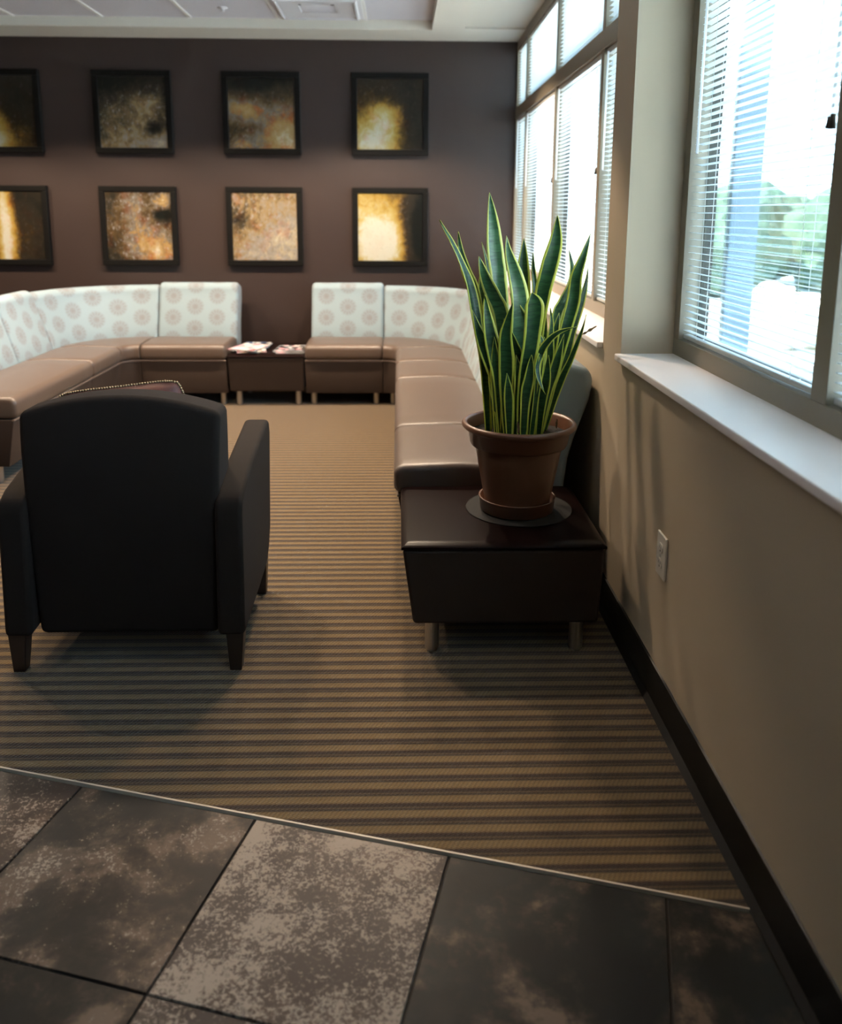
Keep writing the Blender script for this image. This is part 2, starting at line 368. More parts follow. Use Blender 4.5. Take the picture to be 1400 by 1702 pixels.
q = MB(); e0 = tw(-12, .006); e1 = tw(6, .006)
def edge_y(x): return TY+(x-TX)*sa/ca
xa, xb = XL, XW-.001
off = .0078
q.prism([(xa, edge_y(xa)+off), (xb, edge_y(xb)+off), (xb, D), (xa, D)], -.006, .004, 'z')
carpet = tag(q.build('floor_carpet', m_carpet), kind='structure')
q = MB(); q.prism([(xa, edge_y(xa)+.003), (xb, edge_y(xb)+.003), (xb, edge_y(xb)+.0075), (xa, edge_y(xa)+.0075)], -.005, .005, 'z')
strip = struct(q.build('trim_1', m_strip))

# right wall: sill wall and pier (outer face x = 1.0)
q = MB()
q.box(XW, 1.0, YR, D+.1, -.15, ZS-.022)
q.box(XW, 1.0, PY0, PY1, ZS-.022, ZC+.1)
q.box(XW, 1.0, YR, -.62, ZS-.022, ZC+.1)
wr = struct(q.build('wall_right', m_wall_tan))
wb = struct(B('wall_back', m_wall_brown, None, XL-.1, XW, D, D+.1, -.15, 2.9))
q = MB(); q.box(XW, 1.0, D, D+.1, ZS-.022, 2.9); struct(q.build('wall_back_return', m_wall_brown))
struct(B('wall_left', m_wall_brown, None, XL-.1, XL, YR-.1, D, -.15, 2.9))
struct(B('wall_front', m_wall_brown, None, XL-.1, 1.0, YR-.1, YR, -.15, 2.9))
# ceiling: soffit around the tray, pocket by the windows
q = MB()
TX0, TX1, TY0, TY1 = -4.0, .235, -1.6, 6.30
q.box(XL-.1, TX0, YR-.1, D+.1, ZC, 2.9); q.box(TX1, .467, YR-.1, D+.1, ZC, 2.9)
q.box(TX0, TX1, TY1, D+.1, ZC, 2.9); q.box(TX0, TX1, YR-.1, TY0, ZC, 2.9)
q.box(.467, 1.0, 6.25, D+.1, ZC, 2.9); q.box(.467, 1.0, YR-.1, 6.25, ZC+.015, 2.9)
ceil = struct(q.build('ceiling', m_ceiling))
struct(B('ceiling_tray', m_act, None, TX0, TX1, TY0, TY1, ZT, 2.9))
q = MB()
gx = [-.233-.6165*k for k in range(0, 7)]
for x in gx: q.box(x-.012, x+.012, TY0, TY1, ZT-.006, ZT+.002)
gy = [6.30-.30-1.22*k for k in range(0, 7)]
for y in [4.45, 3.23, 2.01, .79, -.43]: q.box(TX0, TX1, y-.012, y+.012, ZT-.0062, ZT+.002)
struct(q.build('ceiling_grid', m_grid))

# sills
for nm, y0, y1 in (('window_sill', PY1+.001, D-.001), ('window_sill', -.62, PY0-.001)):
    s = B(nm, m_sill, None, XW-.022, .905, y0, y1, ZS-.022, ZS, bevel=.004); struct(s)
# baseboards: face plus the little toe
q = MB()
q.prism([(XW, 0), (XW, .123), (XW-.006, .121), (XW-.008, .02), (XW-.022, .004), (XW-.022, 0)][::-1], YR, D, 'y')
# prism over y uses (x, z)
struct(q.build('baseboard_right', m_base))
q = MB(); q.box(XL, XW-.022, D-.008, D, 0, .123); struct(q.build('baseboard_back', m_base))

# ------------------------------------------------------------ windows and blinds
FX0, FX1 = .90, .985
ZL0, ZL1, ZH0, ZH1, ZTOP = .985, 2.09, 2.17, 2.60, ZC
def window(name, y0, y1, mulls, mw, jamb):
    e = struct(empty(name, (XN, (y0+y1)/2, ZS)))
    def part(nm, m, *a, bevel=.002):
        q = MB(); q.box(a[0]-XN, a[1]-XN, a[2]-(y0+y1)/2, a[3]-(y0+y1)/2, a[4]-ZS, a[5]-ZS); return q.build(nm, m, e, bevel=bevel)
    part('bottom_rail', m_frame, FX0, FX1, y0, y1, ZS, ZL0)
    part('top_rail', m_frame, FX0, FX1, y0, y1, ZH1, ZC+.014)
    part('transom', m_frame, FX0-.004, FX1, y0, y1, ZL1, ZH0)
    part('jamb', m_frame, FX0, FX1-.02, y1-jamb, y1, ZL0, ZH1); part('jamb', m_frame, FX0, FX1-.02, y0, y0+jamb, ZL0, ZH1)
    for m_ in mulls: part('mullion', m_frame, FX0, FX1-.02, m_-mw/2, m_+mw/2, ZL0, ZH1)
    ys = [y0+jamb]+[v for m_ in mulls for v in (m_-mw/2, m_+mw/2)]+[y1-jamb]
    bays = [(ys[2*k], ys[2*k+1]) for k in range(len(ys)//2)]
    for a, b in bays:
        for z0, z1 in ((ZL0, ZL1), (ZH0, ZH1)):
            part('glass_pane', m_glass, .955, .959, a, b, z0, z1, bevel=0)
            q = MB(); cy = (y0+y1)/2
            for (p0, p1, r0, r1) in ((a, a+.007, z0, z1), (b-.007, b, z0, z1), (a+.007, b-.007, z0, z0+.007), (a+.007, b-.007, z1-.007, z1)):
                q.box(.9592-XN, .990-XN, p0-cy, p1-cy, r0-ZS, r1-ZS)
            q.build('gasket', m_gasket, e)
    return bays
bays_near = window('window_1', -.62, PY0-.001, [.56, 1.733], .066, .05)
bays_far = window('window_2', PY1+.001, D-.001, [3.87, 5.0, 6.17], .05, .04)

def blind(y0, y1, z0, z1, wand_len, label, group, tassel=False, tilt=-4):
    y0 += .006; y1 -= .006; xc = .9245; cy = (y0+y1)/2
    e = empty('mini_blind', (xc, cy, z0))
    tag(e, label, 'blind', group)
    L = (y1-y0)/2; Hh = z1-z0
    q = MB(); q.box(-.013, .013, -L, L, Hh-.026, Hh-.002); q.build('headrail', m_rail, e, bevel=.002)
    q = MB(); q.box(-.011, .011, -L, L, .004, .018); q.build('bottom_rail', m_rail, e, bevel=.003)
    q = MB(); z = .030; t_ = R(tilt); w_ = .0125
    while z < Hh-.036:
        jt = t_+R(random.uniform(-1.5, 1.5))
        pr = []
        for k in range(5):
            u = -1+k*.5; pr.append((u*w_*math.cos(jt), z+u*w_*math.sin(jt)+.0014*(1-u*u)))
        bt = [(a, b-.0005) for a, b in pr]
        loop = pr+bt[::-1]; n = len(loop)
        vs = [(a, -L, b) for a, b in loop]+[(a, L, b) for a, b in loop]
        fs = [(i, i+1, n+i+1, n+i) for i in range(n-1)]+[(n-1, 0, n, 2*n-1)]
        q.add(vs, fs); z += .0205
    q.build('slats', m_slat, e, smooth=False)
    nst = max(2, int((2*L)/.55)+1)
    for k in range(nst):
        y = -L+.12+(2*L-.24)*k/(nst-1) if 2*L > .5 else (-L+.08+(2*L-.16)*k/(nst-1))
        q = MB()
        for x in (-.0128, .0128): q.tube((x, y, .018), (x, y, Hh-.026), .0007, n=4)
        q.box(-.0128, .0128, y-.0006, y+.0006, .0155, .0185)
        q.build('ladder_cord', m_cord, e)
    if wand_len:
        q = MB(); q.tube((-.019, L-.045, Hh-.02), (-.021, L-.045, Hh-.02-wand_len), .0045, n=8); q.build('tilt_wand', m_wand, e, smooth=True)
    if tassel:
        q = MB(); y = -L+.022; zt = 1.565-z0
        q.tube((-.019, y, Hh-.02), (-.019, y, zt+.02), .001, n=5); q.tube((-.019, y+.008, Hh-.02), (-.019, y+.006, zt+.02), .001, n=5)
        tc_ = q.build('lift_cord', m_cord, e)
        q = MB(); q.tube((-.019, y-.001, zt+.022), (-.019, y-.001, zt-.008), .005, .008, n=10); q.tube((-.019, y+.011, zt+.018), (-.019, y+.011, zt-.006), .005, .008, n=10)
        q.build('tassel', m_tassel, tc_, smooth=True)
    return e
blind(*bays_near[2], ZL0, ZL1, .51, 'white mini blind in the near window, between the tan pier and the mullion', 'blinds of the near window', True)
blind(*bays_near[1], ZL0, ZL1, .51, 'white mini blind at the right edge, on the near side of the mullion', 'blinds of the near window', True)
places = ['pier', 'pier side, second from the pier', 'third from the pier', 'back wall']
lowlab = ['white lower mini blind of the far window, narrow strip right beside the tan pier',
          'white lower mini blind of the far window, second bay from the tan pier',
          'white lower mini blind of the far window, third bay from the pier',
          'white lower mini blind of the far window, narrow one against the brown back wall']
uplab = ['short upper mini blind above the transom of the far window, beside the tan pier',
         'short upper mini blind above the transom, second bay from the pier',
         'short upper mini blind above the transom, third bay from the pier',
         'short upper mini blind above the transom, narrow one against the brown back wall']
for k, (a, b) in enumerate(bays_far):
    blind(a, b, ZL0, ZL1, .5, lowlab[k], 'lower blinds of the far window', k in (1, 2), -5)
    blind(a, b, ZH0, ZH1, 0, uplab[k], 'upper blinds of the far window', False, -5)

# ------------------------------------------------------------ modular seating
def arc(c, r, a0, a1, n): return [(c[0]+r*math.cos(R(a0+(a1-a0)*i/n)), c[1]+r*math.sin(R(a0+(a1-a0)*i/n))) for i in range(n+1)]
BASE = [(.052, .10), (.012, .33)]+[(.018, .342), (.03, .345)]+[(.58, .345), (.60, .33), (.60, .10)]
CUSH = arc((.024, .378), .030, -95, -180, 4)+arc((.034, .418), .040, 180, 92, 6)+[(.12, .462), (.25, .466), (.40, .458), (.455, .440), (.46, .35)]
BACK = [(.455, .35), (.452, .44), (.478, .53), (.510, .63), (.540, .72), (.556, .775)]+arc((.612, .772), .056, 172, 60, 6)+arc((.66, .752), .066, 62, -15, 6)[1:]+[(.716, .69), (.690, .62), (.664, .55), (.645, .48), (.637, .40), (.632, .35)]
REAR = [(.602, .10), (.602, .345), (.634, .345), (.634, .10)]
PIPE = [(.012+.006*math.cos(a), .342+.006*math.sin(a)) for a in [2*pi*k/8 for k in range(8)]]
def normals(P):
    n = len(P); out = []
    ar = sum(P[i][0]*P[(i+1) % n][1]-P[(i+1) % n][0]*P[i][1] for i in range(n))
    s = 1 if ar > 0 else -1
    for i in range(n):
        a, b, c = P[i-1], P[i], P[(i+1) % n]
        e1 = Vector((b[0]-a[0], b[1]-a[1])); e2 = Vector((c[0]-b[0], c[1]-b[1]))
        if e1.length < 1e-7: e1 = e2
        if e2.length < 1e-7: e2 = e1
        t_ = e1.normalized()+e2.normalized()
        if t_.length < 1e-6: t_ = e1
        t_.normalize(); out.append((-t_[1]*s, t_[0]*s))     # inward
    return out
def sweep(name, prof, frames, m, parent, smooth=True, uvm=False, uoff=0):
    """frames: (x, y, dx, dy, inset, u)"""
    nr = normals(prof); n = len(prof); V = []; F = []; UV = []
    vl = [0]
    for i in range(1, n): vl.append(vl[-1]+math.hypot(prof[i][0]-prof[i-1][0], prof[i][1]-prof[i-1][1]))
    for (x, y, dx, dy, ins, u) in frames:
        for i, (d, z) in enumerate(prof):
            d2 = d+nr[i][0]*ins; z2 = z+nr[i][1]*ins
            V.append((x+dx*d2, y+dy*d2, z2)); UV.append((u+uoff, vl[i]))
    k = len(frames)
    for j in range(k-1):
        for i in range(n): F.append((j*n+i, j*n+(i+1) % n, (j+1)*n+(i+1) % n, (j+1)*n+i))
    F.append(tuple(range(n))[::-1]); F.append(tuple(range((k-1)*n, k*n)))
    o = mobj(name, V, F, m, parent, False, UV)
    o.data.polygons.foreach_set('use_smooth', [smooth]*len(o.data.polygons))
    bm = bmesh.new(); bm.from_mesh(o.data); bmesh.ops.recalc_face_normals(bm, faces=bm.faces)
    for e in bm.edges:
        if e.calc_face_angle(0) > R(50): e.smooth = False
    bm.to_mesh(o.data); bm.free()
    return o
def sframes(L, r, gap=.0015, steps=4, nm=6):
    out = []
    for k in range(steps+1):
        t_ = pi/2*k/steps; out.append((gap+r*(1-math.cos(t_)), r*(1-math.sin(t_))))
    for k in range(1, nm): out.append((gap+r+(L-2*gap-2*r)*k/nm, 0))
    for k in range(steps, -1, -1):
        t_ = pi/2*k/steps; out.append((L-gap-r*(1-math.cos(t_)), r*(1-math.sin(t_))))
    return out
def straight(L, r): return [(s, 0, 0, 1, ins, s) for s, ins in sframes(L, r)]
def leg_at(e, x, y, h=.10, r=.0225):
    q = MB(); q.lathe([(0, .004), (r*.82, .004), (r*.82, .012), (r, .013), (r, h+.002), (0, h+.002)], x, y, 20); return q.build('leg', m_chrome, e, smooth=False, bevel=0)
BACKT = [(d, z+.020*min(1, max(0, (z-.5)/.25))) for d, z in BACK]
def seat_unit(loc, rz, L, label, group, uoff=0, backs=1, name='armless_sofa_section', nlegs=None):
    """local: x along the front, y to the back"""
    e = empty(name, (loc[0], loc[1], .0), rz)
    tag(e, label, 'sofa section', group)
    sweep('base', BASE, straight(L, .004), m_front, e)
    sweep('front_piping', PIPE, straight(L, .001), m_pipe, e)
    sweep('seat_cushion', CUSH, straight(L, .024), m_seat, e)
    for k in range(backs):
        fr = [(s+L*k/backs, 0, 0, 1, ins, s+L*k/backs) for s, ins in sframes(L/backs, .030, .0015, 6)]
        sweep('backrest', BACKT, fr, m_medal, e, uvm=True, uoff=uoff)
    sweep('rear_panel', REAR, straight(L, .002), m_backpanel, e)
    for x in (.05, L-.05):
        for y in (.13, .55): leg_at(e, x, y)
    return e
FYB = 5.87; FXR = -.012; FXL = -1.925
CR = (FXR-.10, FYB-.10); CL = (FXL+.10, FYB-.10)
# back row: left single, right single (local y = +Y)
XA0 = CL[0]; 
seat_unit((XA0, FYB), 0, -1.223-XA0, 'sofa seat left of the magazine table against the brown wall, pale medallion back', 'single sofa seats', .05)
seat_unit((-.667, FYB), 0, CR[0]+.667, 'sofa seat right of the magazine table against the brown wall, pale medallion back', 'single sofa seats', .05)
def corner(c, a0, a1, label):
    e = empty('curved_corner_sofa', (c[0], c[1], 0)); tag(e, label, 'sofa section', 'curved corner sofa sections')
    ri = .10
    def frs(r):
        n = 22; out = []
        for s, ins in sframes(1.0, .02, .003, 4, 16):
            a = R(a0+(a1-a0)*s); out.append((ri*math.cos(a), ri*math.sin(a), math.cos(a), math.sin(a), ins*r, abs(R(a1-a0))*(ri+.5)*s))
        return out
    sweep('base', BASE, frs(.2), m_front, e); sweep('front_piping', PIPE, frs(.02), m_pipe, e)
    sweep('seat_cushion', CUSH, frs(.7), m_seat, e); sweep('backrest', BACK, frs(.7), m_medal, e)
    sweep('rear_panel', REAR, frs(.1), m_backpanel, e)
    for a in (a0+(a1-a0)*.06, a0+(a1-a0)*.94): leg_at(e, (ri+.55)*math.cos(R(a)), (ri+.55)*math.sin(R(a)))
    for f_ in (.2, .8):
        a = R(a0+(a1-a0)*f_); leg_at(e, (ri+.14)*math.cos(a), (ri+.14)*math.sin(a))
    return e
corner(CR, 0, 90, 'curved corner sofa section on the right, behind the snake plant, medallion back')
corner(CL, 180, 90, 'curved corner sofa section on the left, sweeping along the brown wall')
# right column: front faces -X; local y -> +X, local x -> -Y : rotate by -90
def right_unit(y_hi, L, label, group, backs=1, uoff=0): return seat_unit((FXR, y_hi), -pi/2, L, label, group, uoff, backs)
yy = CR[1]
right_unit(yy, yy-5.235, 'sofa seat in the right row next to the curved corner, under the far window', 'single sofa seats', 1, .1)
right_unit(5.235, 5.235-4.69, 'sofa seat in the right row, second from the curved corner', 'single sofa seats', 1, .2)
right_unit(4.69, 4.69-3.60, 'two-seat sofa section in the right row under the far window, smooth seat', 'two-seat sofa sections', 2, .0)
right_unit(3.60, .615, 'sofa seat directly behind the plant table, nearest in the right row', 'single sofa seats', 1, .12)
# left column: front faces +X; local y -> -X : rotate by +90 (local x -> +Y)
def left_unit(y_lo, L, label, group, backs=1, uoff=0): return seat_unit((FXL, y_lo), pi/2, L, label, group, uoff, backs)
left_unit(5.24, CL[1]-5.24, 'sofa seat in the left row beside the curved corner', 'single sofa seats', 1, .02)
left_unit(4.14, 1.10, 'two-seat sofa section in the left row, its dark end cap behind the armchair', 'two-seat sofa sections', 2, .0)

# upholstered tables with lacquered tops
def table(loc, rz, L, label, inset=.0, depth=.60):
    """local x along the front, local y to the back"""
    e = empty('upholstered_side_table', (loc[0], loc[1], 0), rz); tag(e, label, 'table', 'upholstered tables of the sofa row')
    q = MB(); V = [(.005, .022, .112), (L-.008, .022, .112), (L-.008, depth-.01, .112), (.005, depth-.01, .112), (0, .0, .362), (L, .0, .362), (L, depth, .362), (0, depth, .362)]
    V[0] = (.012, .034, .112); V[1] = (L-.010, .034, .112)
    q.add(V, [(3, 2, 1, 0), (4, 5, 6, 7), (0, 1, 5, 4), (1, 2, 6, 5), (2, 3, 7, 6), (3, 0, 4, 7)])
    q.build('upholstered_base', m_front, e, bevel=.012, seg=3)
    q = MB(); q.prism([(-.004, .364), (depth+.004, .364), (depth+.004, .386), (-.004, .386)], -.004, L+.004, 'x')
    o = mobj('tabletop', [(-.004, -.004, .364), (L+.004, -.004, .364), (L+.004, depth+.004, .364), (-.004, depth+.004, .364),
        (-.004, -.004, .372), (L+.004, -.004, .372), (L+.004, depth+.004, .372), (-.004, depth+.004, .372),
        (.020, .020, .386), (L-.020, .020, .386), (L-.020, depth-.020, .386), (.020, depth-.020, .386)],
        [(3, 2, 1, 0), (8, 9, 10, 11), (0, 1, 5, 4), (1, 2, 6, 5), (2, 3, 7, 6), (3, 0, 4, 7), (4, 5, 9, 8), (5, 6, 10, 9), (6, 7, 11, 10), (7, 4, 8, 11)], m_lacq, e, bevel=.002)
    for x in (.065, L-.055):
        for y in (.095, depth-.07): leg_at(e, x, y, .112)
    return e
tb = table((.012, 2.98), -pi/2, .56, 'dark upholstered table under the potted snake plant, on two steel legs in front', depth=.628)
tm = table((-1.218, FYB+.008), 0, .546, 'dark upholstered table with magazines between the two sofa seats at the brown wall', depth=.58)

# ------------------------------------------------------------ potted snake plant
LEAVES = [
    ([(0.289, 2.72, 1.444), (0.301, 2.724, 1.35), (0.311, 2.728, 1.254), (0.328, 2.732, 1.137), (0.346, 2.736, 0.897), (0.36, 2.74, 0.69)], 0.0513, 0.28, 15),
    ([(0.13, 2.7, 1.357), (0.149, 2.7, 1.323), (0.167, 2.7, 1.293), (0.197, 2.7, 1.232), (0.233, 2.7, 1.14), (0.263, 2.7, 0.983), (0.283, 2.7, 0.863), (0.299, 2.7, 0.7)], 0.0335, 0.45, 30),
    ([(0.192, 2.74, 1.321), (0.203, 2.744, 1.253), (0.222, 2.748, 1.191), (0.248, 2.752, 1.125), (0.275, 2.756, 0.975), (0.311, 2.76, 0.685)], 0.0335, 0.3, -10),
    ([(0.275, 2.8, 1.286), (0.29, 2.8, 1.231), (0.305, 2.8, 1.167), (0.322, 2.8, 1.05), (0.339, 2.8, 0.675)], 0.0276, 0.4, 20),
    ([(0.253, 2.66, 1.246), (0.275, 2.664, 1.181), (0.302, 2.668, 1.124), (0.329, 2.672, 1.065), (0.351, 2.676, 0.908), (0.364, 2.68, 0.705)], 0.0513, 0.3, -30),
    ([(0.336, 2.64, 1.311), (0.346, 2.652, 1.258), (0.371, 2.664, 1.182), (0.388, 2.676, 1.104), (0.389, 2.688, 0.985), (0.379, 2.7, 0.7)], 0.0592, 0.42, 20),
    ([(0.415, 2.8, 1.299), (0.414, 2.796, 1.232), (0.413, 2.792, 1.172), (0.413, 2.788, 1.092), (0.414, 2.784, 0.889), (0.415, 2.78, 0.68)], 0.0473, 0.3, 0),
    ([(0.443, 2.78, 1.252), (0.446, 2.777, 1.193), (0.452, 2.775, 1.134), (0.453, 2.772, 1.013), (0.451, 2.77, 0.682)], 0.0276, 0.4, 10),
    ([(0.509, 2.72, 1.374), (0.507, 2.724, 1.294), (0.491, 2.728, 1.216), (0.471, 2.732, 1.118), (0.456, 2.736, 0.978), (0.442, 2.74, 0.69)], 0.0493, 0.22, -12),
    ([(0.558, 2.76, 1.264), (0.57, 2.758, 1.201), (0.566, 2.757, 1.146), (0.544, 2.755, 1.096), (0.523, 2.753, 1.046), (0.51, 2.752, 0.895), (0.47, 2.75, 0.688)], 0.0395, 0.3, 30),
    ([(0.618, 2.72, 1.317), (0.599, 2.723, 1.246), (0.579, 2.727, 1.178), (0.573, 2.73, 1.099), (0.551, 2.733, 0.999), (0.524, 2.737, 0.877), (0.478, 2.74, 0.69)], 0.0395, 0.35, -10),
    ([(0.628, 2.78, 1.214), (0.623, 2.78, 1.154), (0.606, 2.78, 1.074), (0.585, 2.78, 0.992), (0.554, 2.78, 0.848), (0.494, 2.78, 0.68)], 0.0256, 0.35, 20),
    ([(0.414, 2.6, 1.138), (0.424, 2.605, 1.102), (0.423, 2.61, 1.035), (0.418, 2.615, 0.967), (0.409, 2.62, 0.898), (0.401, 2.625, 0.799), (0.401, 2.63, 0.686)], 0.0533, 0.1, 5),
    ([(0.357, 2.6, 1.106), (0.346, 2.61, 1.054), (0.339, 2.62, 0.995), (0.345, 2.63, 0.916), (0.348, 2.64, 0.815), (0.358, 2.65, 0.713)], 0.0454, 0.45, -10),
    ([(0.27, 2.62, 1.128), (0.278, 2.628, 1.071), (0.289, 2.636, 1.012), (0.307, 2.644, 0.933), (0.326, 2.652, 0.833), (0.342, 2.66, 0.71)], 0.0434, 0.35, 15),
    ([(0.27, 2.68, 1.149), (0.298, 2.684, 1.103), (0.327, 2.688, 1.054), (0.351, 2.692, 0.985), (0.37, 2.696, 0.864), (0.381, 2.7, 0.7)], 0.0395, 0.3, -20),
    ([(0.233, 2.64, 1.079), (0.248, 2.646, 1.03), (0.271, 2.652, 0.967), (0.298, 2.658, 0.901), (0.324, 2.664, 0.82), (0.347, 2.67, 0.708)], 0.0414, 0.4, 15),
    ([(0.558, 2.58, 1.034), (0.531, 2.59, 1.026), (0.502, 2.6, 1.012), (0.474, 2.61, 0.985), (0.452, 2.62, 0.945), (0.44, 2.63, 0.887), (0.434, 2.64, 0.815), (0.431, 2.65, 0.713)], 0.0276, 0.55, -15),
    ([(0.465, 2.58, 0.817), (0.455, 2.59, 0.836), (0.444, 2.6, 0.867), (0.44, 2.61, 0.904), (0.454, 2.62, 0.937), (0.446, 2.63, 0.837), (0.433, 2.64, 0.715)], 0.0237, 0.4, 25),
    ([(0.647, 2.7, 1.02), (0.622, 2.71, 1.002), (0.605, 2.72, 0.989)], 0.0079, 0.5, 0),
    ([(0.62, 2.74, 1.052), (0.611, 2.742, 1.008), (0.595, 2.744, 0.957), (0.574, 2.746, 0.896), (0.541, 2.748, 0.813), (0.495, 2.75, 0.687)], 0.0217, 0.6, -30),
    ([(0.489, 2.68, 1.081), (0.495, 2.684, 1.035), (0.494, 2.688, 0.985), (0.493, 2.692, 0.905), (0.477, 2.696, 0.824), (0.461, 2.7, 0.7)], 0.0237, 0.35, 20),
    ([(0.354, 2.62, 1.018), (0.37, 2.63, 0.974), (0.391, 2.64, 0.914), (0.404, 2.65, 0.833), (0.401, 2.66, 0.71)], 0.0335, 0.35, -20),
    ([(0.357, 2.68, 1.127), (0.382, 2.684, 1.084), (0.408, 2.688, 1.034), (0.422, 2.692, 0.965), (0.418, 2.696, 0.844), (0.407, 2.7, 0.7)], 0.0395, 0.3, -30),
    ([(0.451, 2.66, 1.009), (0.465, 2.665, 0.959), (0.464, 2.67, 0.889), (0.448, 2.675, 0.808), (0.432, 2.68, 0.705)], 0.0276, 0.4, 30),
    ([(0.324, 2.76, 1.135), (0.333, 2.76, 1.075), (0.339, 2.76, 0.995), (0.346, 2.76, 0.852), (0.35, 2.76, 0.685)], 0.0355, 0.35, 10),
    ([(0.402, 2.74, 1.087), (0.4, 2.738, 1.018), (0.389, 2.735, 0.938), (0.38, 2.732, 0.816), (0.379, 2.73, 0.693)], 0.0355, 0.35, -25),
    ([(0.497, 2.8, 1.051), (0.492, 2.8, 0.969), (0.482, 2.8, 0.886), (0.469, 2.8, 0.781), (0.46, 2.8, 0.675)], 0.0316, 0.4, 0),
    ([(0.533, 2.66, 0.999), (0.518, 2.67, 0.929), (0.503, 2.68, 0.857), (0.487, 2.69, 0.784), (0.471, 2.7, 0.7)], 0.0316, 0.4, 10),
    ([(0.269, 2.78, 1.193), (0.279, 2.78, 1.093), (0.297, 2.78, 0.992), (0.312, 2.78, 0.848), (0.328, 2.78, 0.68)], 0.0316, 0.35, -20),
    ([(0.374, 2.62, 0.937), (0.384, 2.627, 0.877), (0.387, 2.633, 0.797), (0.382, 2.64, 0.715)], 0.0316, 0.4, 15),
    ([(0.304, 2.63, 0.994), (0.311, 2.64, 0.914), (0.318, 2.65, 0.813), (0.326, 2.66, 0.71)], 0.0335, 0.4, -10),
    ([(0.42, 2.6, 0.941), (0.416, 2.607, 0.871), (0.407, 2.613, 0.801), (0.403, 2.62, 0.71)], 0.0335, 0.35, 5),
    ([(0.481, 2.64, 0.934), (0.478, 2.65, 0.853), (0.47, 2.66, 0.781), (0.462, 2.67, 0.704)], 0.0296, 0.4, -20),
    ([(0.462, 2.74, 1.008), (0.454, 2.733, 0.918), (0.448, 2.727, 0.817), (0.438, 2.72, 0.695)], 0.0395, 0.4, 10),
    ([(0.342, 2.59, 0.884), (0.349, 2.6, 0.824), (0.354, 2.61, 0.763), (0.36, 2.62, 0.712)], 0.0276, 0.4, 0),
    ([(0.382, 2.6, 0.725), (0.385, 2.6, 0.701), (0.385, 2.6, 0.685)], 0.0079, 0.5, 0),
    ([(0.52, 2.66, 0.72), (0.519, 2.66, 0.698), (0.519, 2.66, 0.686)], 0.0059, 0.5, 0),
    ([(0.291, 2.72, 1.158), (0.304, 2.72, 1.099), (0.318, 2.72, 1.02), (0.328, 2.72, 0.9), (0.341, 2.72, 0.695)], 0.0395, 0.3, -15),
    ([(0.425, 2.74, 1.097), (0.431, 2.738, 1.018), (0.429, 2.735, 0.938), (0.425, 2.732, 0.816), (0.42, 2.73, 0.693)], 0.0434, 0.3, 0),
    ([(0.337, 2.66, 1.048), (0.354, 2.655, 0.97), (0.363, 2.65, 0.893), (0.369, 2.645, 0.794), (0.371, 2.64, 0.691)], 0.0395, 0.35, 0),
    ([(0.48, 2.72, 0.981), (0.471, 2.71, 0.902), (0.458, 2.7, 0.823), (0.448, 2.69, 0.744), (0.44, 2.68, 0.693)], 0.0395, 0.35, -10),
    ([(0.526, 2.72, 1.06), (0.513, 2.72, 0.981), (0.496, 2.72, 0.9), (0.48, 2.72, 0.798), (0.467, 2.72, 0.691)], 0.0335, 0.35, -15),
    ([(0.296, 2.66, 0.911), (0.311, 2.66, 0.831), (0.324, 2.66, 0.771), (0.334, 2.66, 0.698)], 0.0355, 0.4, 10),
]

PX, PY, PZ = .403, 2.715, .386
mt = MB(); mt.lathe([(0, 0), (.180, 0), (.181, .0015), (.180, .003), (0, .003)], 0, 0, 64)
mo = mt.build('round_felt_mat', m_mat); mo.location = (.412, 2.727, PZ+.0005); tag(mo, 'round black mat under the potted snake plant', 'mat')
z0 = .0042
plant = empty('potted_snake_plant', (PX, PY, PZ)); tag(plant, 'tall snake plant with yellow-edged leaves in a terracotta pot on the dark table', 'plant')
q = MB(); q.lathe([(0, z0), (.118, z0), (.124, z0+.004), (.128, z0+.045), (.130, z0+.048), (.126, z0+.049), (.123, z0+.046), (.116, z0+.010), (0, z0+.010)], 0, 0, 64)
q.build('saucer', m_pot, plant, smooth=True)
q = MB(); zb = z0+.0105
q.lathe([(0, zb), (.104, zb), (.109, zb+.004), (.112, zb+.03), (.146, zb+.215), (.148, zb+.219), (.157, zb+.222), (.163, zb+.226), (.170, zb+.268), (.184, zb+.276),
         (.1905, zb+.283), (.1905, zb+.291), (.186, zb+.297), (.178, zb+.297), (.172, zb+.290), (.164, zb+.24), (.16, zb+.22), (0, zb+.21)], 0, 0, 72)
q.build('pot', m_pot, plant, smooth=True)
q = MB(); rs = [0, .03, .06, .09, .12, .15, .166]
rr = random.Random(4); n = 40; k0 = 0
for r in rs:
    for i in range(n):
        a = 2*pi*i/n; q.v.append((r*math.cos(a), r*math.sin(a), zb+.254+(rr.uniform(-.004, .004) if 0 < r < .16 else 0)))
for j in range(len(rs)-1):
    for i in range(n): q.f.append((j*n+i, (j+1)*n+i, (j+1)*n+(i+1) % n, j*n+(i+1) % n))
q.build('soil', m_soil, plant, smooth=True)
def catmull(P, n):
    P = [Vector(p) for p in P]; Q = [2*P[0]-P[1]]+P+[2*P[-1]-P[-2]]; out = []
    for i in range(1, len(Q)-2):
        for k in range(n):
            t = k/n; a, b, c, d = Q[i-1], Q[i], Q[i+1], Q[i+2]
            out.append(.5*((2*b)+(c-a)*t+(2*a-5*b+4*c-d)*t*t+(3*b-a-3*c+d)*t**3))
    out.append(P[-1]); return out
